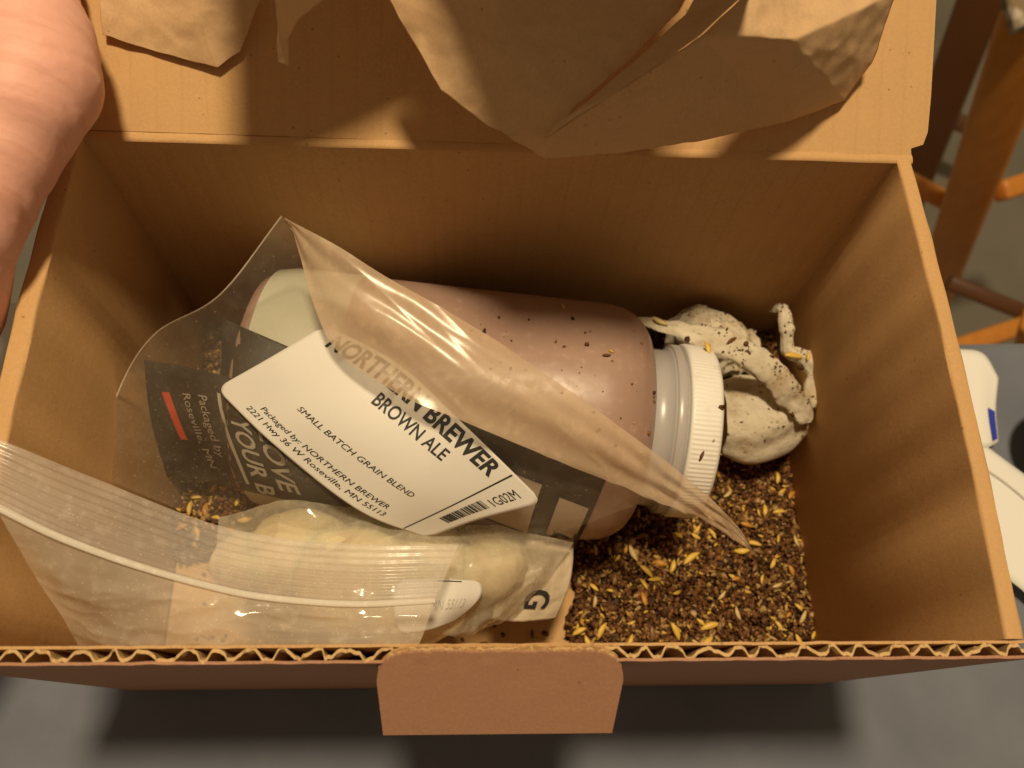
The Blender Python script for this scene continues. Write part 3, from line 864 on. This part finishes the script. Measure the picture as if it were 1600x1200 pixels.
def kernel(p, ang, ln, mi, label=None, tilt=0.0):
    o = bpy.data.objects.new('malt_kernel', kms[mi]); col.objects.link(o)
    o.location = p; o.scale = (ln / 2,) * 3; o.rotation_euler = (rnd.uniform(-.4, .4), tilt + rnd.uniform(-.25, .25), ang)
    cn = ('golden', 'golden', 'amber', 'straw coloured', 'golden', 'dull brown', 'amber', 'golden')[mi]
    sz = 'long plump' if ln > .0072 else ('mid sized' if ln > .0055 else 'small')
    tag(o, label or f'{sz} {cn} malt kernel lying in the brown grain right of the bag', 'kernel', 'malt kernels in the spilled grain')
KS = [(988, 865, -70, .0085, 3), (1030, 880, -8, .0075, 2), (1078, 872, 35, .0095, 0), (1010, 892, -45, .0080, 0), (1052, 885, 70, .0065, 1), (1006, 912, -60, .0060, 0), (1022, 905, 0, .006, 0),
      (1007, 935, -80, .0065, 2), (1060, 985, -65, .0090, 0), (1110, 977, 15, .0095, 0), (1020, 990, 90, .007, 5), (940, 985, 60, .0085, 0), (905, 985, 25, .0070, 4), (920, 1004, -60, .007, 1),
      (1105, 1004, 45, .0085, 4), (1217, 977, -60, .0055, 0), (1158, 862, 0, .0075, 1), (1178, 848, -15, .0075, 0), (1220, 797, 5, .0065, 0), (1196, 797, 80, .006, 1), (1115, 832, -60, .006, 0),
      (1088, 838, -30, .005, 1), (1218, 745, 80, .006, 1), (1240, 890, -70, .0055, 2), (1210, 880, 60, .0055, 1), (1255, 965, 60, .007, 3), (1250, 1000, -60, .006, 1), (1165, 820, -20, .006, 2),
      (1140, 770, 40, .006, 3), (1215, 915, 20, .0055, 3), (1130, 930, 45, .0055, 3), (1150, 960, -75, .006, 3), (1268, 888, -80, .0055, 0), (1185, 1000, 30, .005, 5), (960, 905, 80, .006, 5), (985, 1000, 60, .0055, 1),
      (1240, 770, 45, .0060, 2), (1190, 905, 75, .0045, 0), (1148, 905, 10, .0045, 2), (1245, 845, -75, .006, 3), (930, 940, 80, .0055, 3), (1080, 925, 35, .0045, 5), (1275, 930, -60, .006, 3), (1060, 925, 20, .0045, 1)]
for (u, v, a, ln, mi) in KS:
    p = at(u, v, .012); p.z = ground_z(p.x, p.y) + .0028
    kernel(p, R(a), ln * 1.0, mi)
for i in range(46):
    u, v = rnd.uniform(900, 1285), rnd.uniform(740, 1005)
    p = at(u, v, .012)
    if p.x > .1470 or not grain_mask(p.x, p.y): continue
    p.z = ground_z(p.x, p.y) + .0022; kernel(p, rnd.uniform(0, 3.1), rnd.uniform(.0035, .0055), rnd.choice((0, 1, 2, 3, 5, 5)))
for i in range(34):
    u, v = rnd.uniform(240, 560), rnd.uniform(735, 830)
    p = at(u, v, .03)
    p.z = ground_z(p.x, p.y) + .003; kernel(p, rnd.uniform(0, 3.1), rnd.uniform(.004, .0075), rnd.choice((0, 1, 1, 2)), 'malt kernel seen through the clear bag below the black text card')
for (u, v, a, ln, mi, lb) in [(1240, 553, -5, .0090, 0, 'plump yellow kernel resting on the cream muslin cord loop'), (1105, 548, -80, .006, 4, 'golden kernel stuck between the muslin strap and bottle cap'),
                              (1032, 505, -35, .008, 3, 'straw coloured kernel beside the bottle shoulder on the strap'), (1264, 560, 75, .0045, 1, 'small golden kernel standing on the outer bend of the muslin cord'), (1254, 598, -60, .006, 1, 'amber kernel tucked against the inner side of the muslin cord')]:
    h = hit(u, v) 
    if not h: continue
    p = h[0] + h[1] * .0015
    kernel(p, R(a), ln, mi, lb)

# ------------------------------------------------------------------ kraft packing paper
def facets(name, V, F, mt, cuts=5, amp=.0012, seed=0, fine=.0003):
    bm = bmesh.new(); vv = [bm.verts.new(p if isinstance(p, Vector) else at(*p)) for p in V]
    for f_ in F: bm.faces.new([vv[i] for i in f_])
    bmesh.ops.triangulate(bm, faces=[f_ for f_ in bm.faces if len(f_.verts) > 4])
    for _ in range(cuts): bmesh.ops.subdivide_edges(bm, edges=bm.edges[:], cuts=1, use_grid_fill=True, smooth=.0)
    bmesh.ops.recalc_face_normals(bm, faces=bm.faces)
    bm.normal_update()
    for v in bm.verts:
        p = v.co; f1 = nz(p, 28, seed); f2 = nz(p, 75, seed + 2)
        v.co = p + Vector((.3, -.3, 1)).normalized() * (amp * (f1 + .7 * (1 - abs(f2) * 2.5) + .45 * (1 - abs(nz(p, 40, seed + 5)) * 5 if abs(nz(p, 40, seed + 5)) < .2 else 0)) + fine * nz(p, 260, seed)) + Vector((nz(p, 160, 1), nz(p, 160, 2), 0)) * .0004
    for _ in range(1): bmesh.ops.smooth_vert(bm, verts=bm.verts, factor=.5, use_axis_x=True, use_axis_y=True, use_axis_z=True)
    me = bpy.data.meshes.new(name); bm.to_mesh(me); bm.free(); me.materials.append(mt)
    me.polygons.foreach_set('use_smooth', [True] * len(me.polygons))
    o = bpy.data.objects.new(name, me); col.objects.link(o)
    md = o.modifiers.new('thickness', 'SOLIDIFY'); md.thickness = .00025
    return o
V = [(600, -8, .208), (642, 62, .203), (690, 142, .198), (742, 186, .194), (795, 216, .190), (850, 250, .180),   # 0-5 left rim to tip
     (1000, 236, .174), (1110, 218, .169), (1235, 190, .164), (1318, 158, .164), (1362, 100, .173), (1400, -10, .196),  # 6-11 lower and right rim
     (850, 216, .193), (960, 145, .205), (1092, 58, .217), (1175, -20, .224),   # 12-15 bright fold ridge
     (890, 176, .199), (985, 95, .209), (1060, 20, .218), (1090, -30, .224),     # 16-19 inner crease
     (800, 70, .214), (760, -40, .226), (1240, 62, .214), (1300, -60, .208), (930, -60, .230), (700, 40, .212),
     Vector((-.088, .165, .255)), Vector((-.030, .191, .262)), Vector((-.094, .31, .285)), Vector((0, .32, .31)), Vector((.062, .31, .30)), Vector((.0, .142, .287)), Vector((.054, .140, .282))]   # 26-32 unseen extension of the sheet, added to shade lid and paper
F = [(0, 1, 25), (1, 2, 25), (2, 3, 20), (3, 4, 16), (4, 5, 12, 16), (2, 20, 25), (3, 16, 20), (16, 17, 20), (17, 18, 20), (20, 18, 24), (18, 19, 24), (20, 24, 21), (25, 20, 21), (0, 25, 21),
     (5, 6, 12), (6, 13, 12), (6, 7, 13), (7, 14, 13), (7, 8, 14), (8, 22, 14), (8, 9, 22), (9, 10, 22), (10, 11, 22), (11, 23, 22), (14, 22, 15), (22, 23, 15),
     (0, 21, 27), (27, 21, 31), (21, 24, 31), (24, 19, 32, 31), (19, 15, 32), (26, 27, 28), (27, 31, 29, 28), (31, 32, 30, 29)]
pp = facets('packing_paper', V, F, M_KRAFT, seed=3, amp=.0009, fine=.0003)
tag(pp, 'large creased brown packing paper hanging over the open lid', 'packing paper')
# the folded flap layer between the two creases, tucked under the ridge
V2 = [(850, 216, .1945), (960, 145, .2085), (1092, 58, .2205), (1175, -20, .2275), (1105, -40, .228), (1068, 24, .2215), (985, 100, .2125), (892, 180, .2015), (872, 190, .1990)]
F2 = [(0, 1, 7), (1, 6, 7), (1, 2, 6), (2, 5, 6), (2, 3, 5), (3, 4, 5), (0, 7, 8)]
o = facets('tucked_fold', V2, F2, M_KRAFT, cuts=4, amp=.0004, seed=6); o.parent = pp
# left piece
def on_lid(u, v, off):
    d = at(u, v, 0) - CAM; tt = (lo + ln_ * off - CAM).dot(ln_) / d.dot(ln_)
    return CAM + d * tt
V = [on_lid(*q) for q in [(150, -40, .008), (160, 55, .0035), (230, 78, .0018), (308, 99, .0022), (340, 106, .003), (375, 82, .003), (412, -10, .008), (322, -40, .016), (240, -40, .008), (316, 40, .009), (235, 30, .0045)]]
F = [(0, 1, 10, 8), (1, 2, 10), (2, 3, 9, 10), (3, 4, 9), (4, 5, 9), (5, 6, 7, 9), (10, 9, 7, 8)]
o = facets('paper_corner', V, F, M_KRAFT, cuts=5, amp=.0008, seed=9)
tag(o, 'bright lit corner of brown packing paper hanging beside the hand', 'packing paper')
V = [(428, -12, .232), (434, 50, .216), (434, 98, .206), (451, 103, .204), (449, 62, .212), (468, 30, .222), (520, -12, .234)]
F = [(0, 1, 4), (1, 2, 3, 4), (0, 4, 5), (0, 5, 6)]
o = facets('paper_strip', V, F, M_KRAFT, cuts=5, amp=.0007, seed=12)
tag(o, 'narrow torn strip of brown paper hanging between two larger pieces', 'packing paper')

# ------------------------------------------------------------------ hand and forearm
M_SKIN, t, b = mat('skin', (.62, .34, .22), .58)
b.inputs['Subsurface Weight'].default_value = .35; b.inputs['Subsurface Radius'].default_value = (.012, .004, .002); b.inputs['Subsurface Scale'].default_value = .5
n1 = noise_node(t, 35, 5); n2 = noise_node(t, 420, 4); n3 = noise_node(t, 45, 4, stretch=(1, 6, 1))
cc = mixc(t, n1, (.70, .34, .27), (.84, .50, .41))
cc = mixc(t, ramp(t, n3, [(.56, (0, 0, 0)), (.66, (.30, .30, .30))]), cc, (.60, .28, .20))
t.links.new(cc, b.inputs['Base Color'])
nb = bump(t, None, n2, .25, .0004); bump(t, b, n3, .35, .0012, nb)
def capsule(bm, a, b_, ra, rb, n=6):
    for i in range(n + 1):
        s = i / n; bmesh.ops.create_icosphere(bm, subdivisions=3, radius=ra + (rb - ra) * s, matrix=Matrix.Translation(a.lerp(b_, s)))
bm = bmesh.new()
def hp(u, v, z): return at(u, v, z)
wrist = hp(-165, 460, .168)
capsule(bm, hp(-160, 470, .162), hp(-450, 1000, .125), .0245, .033, 7)          # forearm
capsule(bm, hp(-110, 330, .172), wrist + Vector((0, 0, -.008)), .0245, .0245, 4)
capsule(bm, hp(50, 125, .184), hp(42, 60, .186), .0212, .0200, 3)                 # heel of the palm
capsule(bm, hp(50, 130, .184), hp(-100, 400, .170), .0198, .0190, 5)
capsule(bm, hp(36, 160, .184), hp(28, -120, .188), .0190, .0165, 6)
capsule(bm, hp(-130, 200, .178), hp(-110, -140, .186), .0200, .0160, 5)
capsule(bm, hp(-220, 230, .180), hp(-230, -140, .186), .0195, .0150, 5)
capsule(bm, hp(-60, 190, .180), hp(-40, -140, .186), .0190, .0160, 5)
capsule(bm, hp(-320, 60, .185), hp(-350, -120, .186), .014, .0125, 4)
# four fingers (beyond the frame, gripping the lid edge) and the thumb
for (u0, v0, L1, rr) in ((20, -170, 1.0, .0080), (-110, -200, 1.15, .0090), (-235, -200, 1.2, .0092), (-350, -160, 1.1, .0088)):
    a0 = hp(u0, v0, .186); a1 = a0 + Vector((.002, .032 * L1, .010)); a2 = a1 + Vector((.004, .022 * L1, -.006)); a3 = a2 + Vector((.004, .010, -.016))
    capsule(bm, a0, a1, rr * 1.1, rr, 6); capsule(bm, a1, a2, rr, rr * .93, 5); capsule(bm, a2, a3, rr * .93, rr * .8, 4)
t0 = hp(-270, 280, .185); t1 = t0 + Vector((-.034, .022, .012)); t2 = t1 + Vector((-.012, .026, .006)); t3 = t2 + Vector((.002, .022, .002))
capsule(bm, t0, t1, .0165, .0125, 5); capsule(bm, t1, t2, .0120, .0105, 5); capsule(bm, t2, t3, .0105, .0085, 5)
me = bpy.data.meshes.new('person'); bm.to_mesh(me); bm.free(); me.materials.append(M_SKIN)
hand = bpy.data.objects.new('person', me); col.objects.link(hand)
md = hand.modifiers.new('r', 'REMESH'); md.mode = 'VOXEL'; md.voxel_size = .0020
md = hand.modifiers.new('s', 'SMOOTH'); md.iterations = 10; md.factor = .6
md = hand.modifiers.new('d', 'SUBSURF'); md.levels = 1
baked(hand)
NRM = [v.normal.copy() for v in hand.data.vertices]
for v in hand.data.vertices:
    p = v.co.copy(); nv = NRM[v.index]
    q = (p.x * .16, p.y + p.x * .05, p.z * .4)
    v.co = p + nv * (.0012 * nz(p, 30, 2) - .00038 * max(0, 1 - abs(nz(q, 60, 5)) * 7) - .00010 * max(0, 1 - abs(nz(q, 190, 9)) * 5))
hand.data.polygons.foreach_set('use_smooth', [True] * len(hand.data.polygons))
tag(hand, 'bare hand holding the left side of the box with palm heel showing', 'person')

# ------------------------------------------------------------------ background: folding chair, papers, bowl
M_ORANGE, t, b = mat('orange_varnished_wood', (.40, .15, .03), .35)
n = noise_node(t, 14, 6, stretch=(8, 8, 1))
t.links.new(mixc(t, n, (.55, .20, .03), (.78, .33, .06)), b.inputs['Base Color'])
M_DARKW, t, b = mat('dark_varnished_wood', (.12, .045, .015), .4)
def beam(name, p, q, w_, h_, mt, par):
    p = at(*p); q = at(*q); d = (q - p).normalized(); s = d.cross((p - CAM).normalized()).normalized(); u_ = s.cross(d).normalized()
    bm = bmesh.new()
    vv = [bm.verts.new(c + s * a * w_ / 2 + u_ * b_ * h_ / 2) for c in (p, q) for a, b_ in ((-1, -1), (1, -1), (1, 1), (-1, 1))]
    for f_ in [(0, 3, 2, 1), (4, 5, 6, 7), (0, 1, 5, 4), (1, 2, 6, 5), (2, 3, 7, 6), (3, 0, 4, 7)]: bm.faces.new([vv[i] for i in f_])
    bmesh.ops.bevel(bm, geom=bm.edges[:], offset=min(w_, h_) * .22, segments=3, affect='EDGES', profile=.5)
    bmesh.ops.recalc_face_normals(bm, faces=bm.faces)
    me = bpy.data.meshes.new(name); bm.to_mesh(me); bm.free(); me.materials.append(mt)
    me.polygons.foreach_set('use_smooth', [True] * len(me.polygons))
    o = bpy.data.objects.new(name, me); col.objects.link(o); return under(o, par)
chair = empty('wooden_chair', at(1500, 420, -.74))
tag(chair, 'orange wooden chair with slanting legs behind the table edge', 'chair')
beam('leg', (1612, 30, -.12), (1452, 480, -.735), .052, .032, M_ORANGE, chair)
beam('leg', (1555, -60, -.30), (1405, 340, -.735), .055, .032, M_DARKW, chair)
beam('rung', (1380, 262, -.45), (1500, 325, -.45), .024, .024, M_ORANGE, chair)
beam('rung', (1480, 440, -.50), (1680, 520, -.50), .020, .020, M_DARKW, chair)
beam('rung', (1480, 548, -.46), (1660, 488, -.46), .022, .022, M_ORANGE, chair)
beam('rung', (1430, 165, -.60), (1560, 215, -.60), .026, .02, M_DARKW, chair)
beam('leg', (1640, 500, -.25), (1560, 760, -.735), .045, .03, M_ORANGE, chair)
beam('rung', (1560, 300, -.38), (1680, 260, -.38), .024, .024, M_ORANGE, chair)
M_PAPER, t, b = mat('white_paper', (.80, .79, .77), .7)
M_BLUE, _, _ = mat('blue_ink', (.03, .05, .45), .6)
PA = Patch([[(1490, 545, .004), (1535, 552, .006), (1560, 590, .005)], [(1500, 620, .003), (1530, 625, .006), (1556, 640, .004)], [(1500, 700, .003), (1540, 700, .004), (1560, 690, .003)]])
o = sheet('envelope', PA, 14, 14, M_PAPER, thick=.0004); tag(o, 'white envelope with a blue edge behind the right side of the box', 'envelope')
rect_on(PA, 'blue_edge', .72, .93, .55, .95, M_BLUE, o, .0008, 5)
PB = Patch([[(1470, 640, .003), (1545, 700, .004), (1640, 770, .004)], [(1470, 750, .002), (1560, 780, .004), (1650, 860, .004)], [(1480, 930, .002), (1560, 900, .003), (1640, 960, .003)]])
o = sheet('paper_sheet', PB, 14, 14, M_PAPER, thick=.0004); tag(o, 'white paper sheet with faint blue line right of the box', 'paper')
rect_on(PB, 'blue_line', .3, .95, .28, .31, M_GREYINK, o, .0008, 5)
PC = Patch([[(-120, 455, .022), (-20, 470, .022), (60, 478, .02)], [(-140, 560, .02), (-20, 560, .02), (50, 550, .02)], [(-140, 640, .016), (-40, 620, .016), (40, 590, .016)]])
o = sheet('paper_sheet', PC, 14, 14, M_PAPER, thick=.0004); tag(o, 'white paper at the left of the box under the wrist', 'paper')
bowl = empty('dark_bowl', at(1590, 700, .0))
tag(bowl, 'dark rounded dish beside the white paper at the right edge', 'dish')
M_DISH, _, _ = mat('dark_glaze', (.035, .03, .022), .3)
vs, fs = [], []; c = at(1678, 685, .02)
pr = [(.001, -.012), (.012, -.012), (.020, -.004), (.0235, .004), (.0225, .0042), (.018, -.002), (.001, -.009)]
for r_, z_ in pr:
    for k in range(40): a = 2 * math.pi * k / 40; vs.append((c.x + r_ * math.cos(a), c.y + r_ * math.sin(a), c.z + z_))
for i in range(len(pr) - 1):
    for k in range(40): a = i * 40 + k; b_ = i * 40 + (k + 1) % 40; fs.append((a, b_, b_ + 40, a + 40))
under(mesh('dish_body', vs, fs, M_DISH), bowl)
WV = Patch([[(1566, -40, -.1), (1600, -40, -.1), (1650, -40, -.1)], [(1572, 0, -.1), (1600, 0, -.1), (1650, 0, -.1)], [(1586, 46, -.1), (1605, 40, -.1), (1650, 30, -.1)]])
M_PAT, t, b = mat('patterned_fabric', (.5, .42, .32), .8)
vo = nn(t, 'ShaderNodeTexVoronoi'); vo.inputs['Scale'].default_value = 60
tc = nn(t, 'ShaderNodeTexCoord'); t.links.new(tc.outputs['Object'], vo.inputs['Vector'])
t.links.new(ramp(t, vo.outputs['Distance'], [(.2, (.55, .48, .38)), (.5, (.25, .18, .10))]), b.inputs['Base Color'])
o = sheet('seat_pad', WV, 20, 14, M_PAT, thick=.012); tag(o, 'corner of a patterned pad at the top right above the chair', 'seat pad')
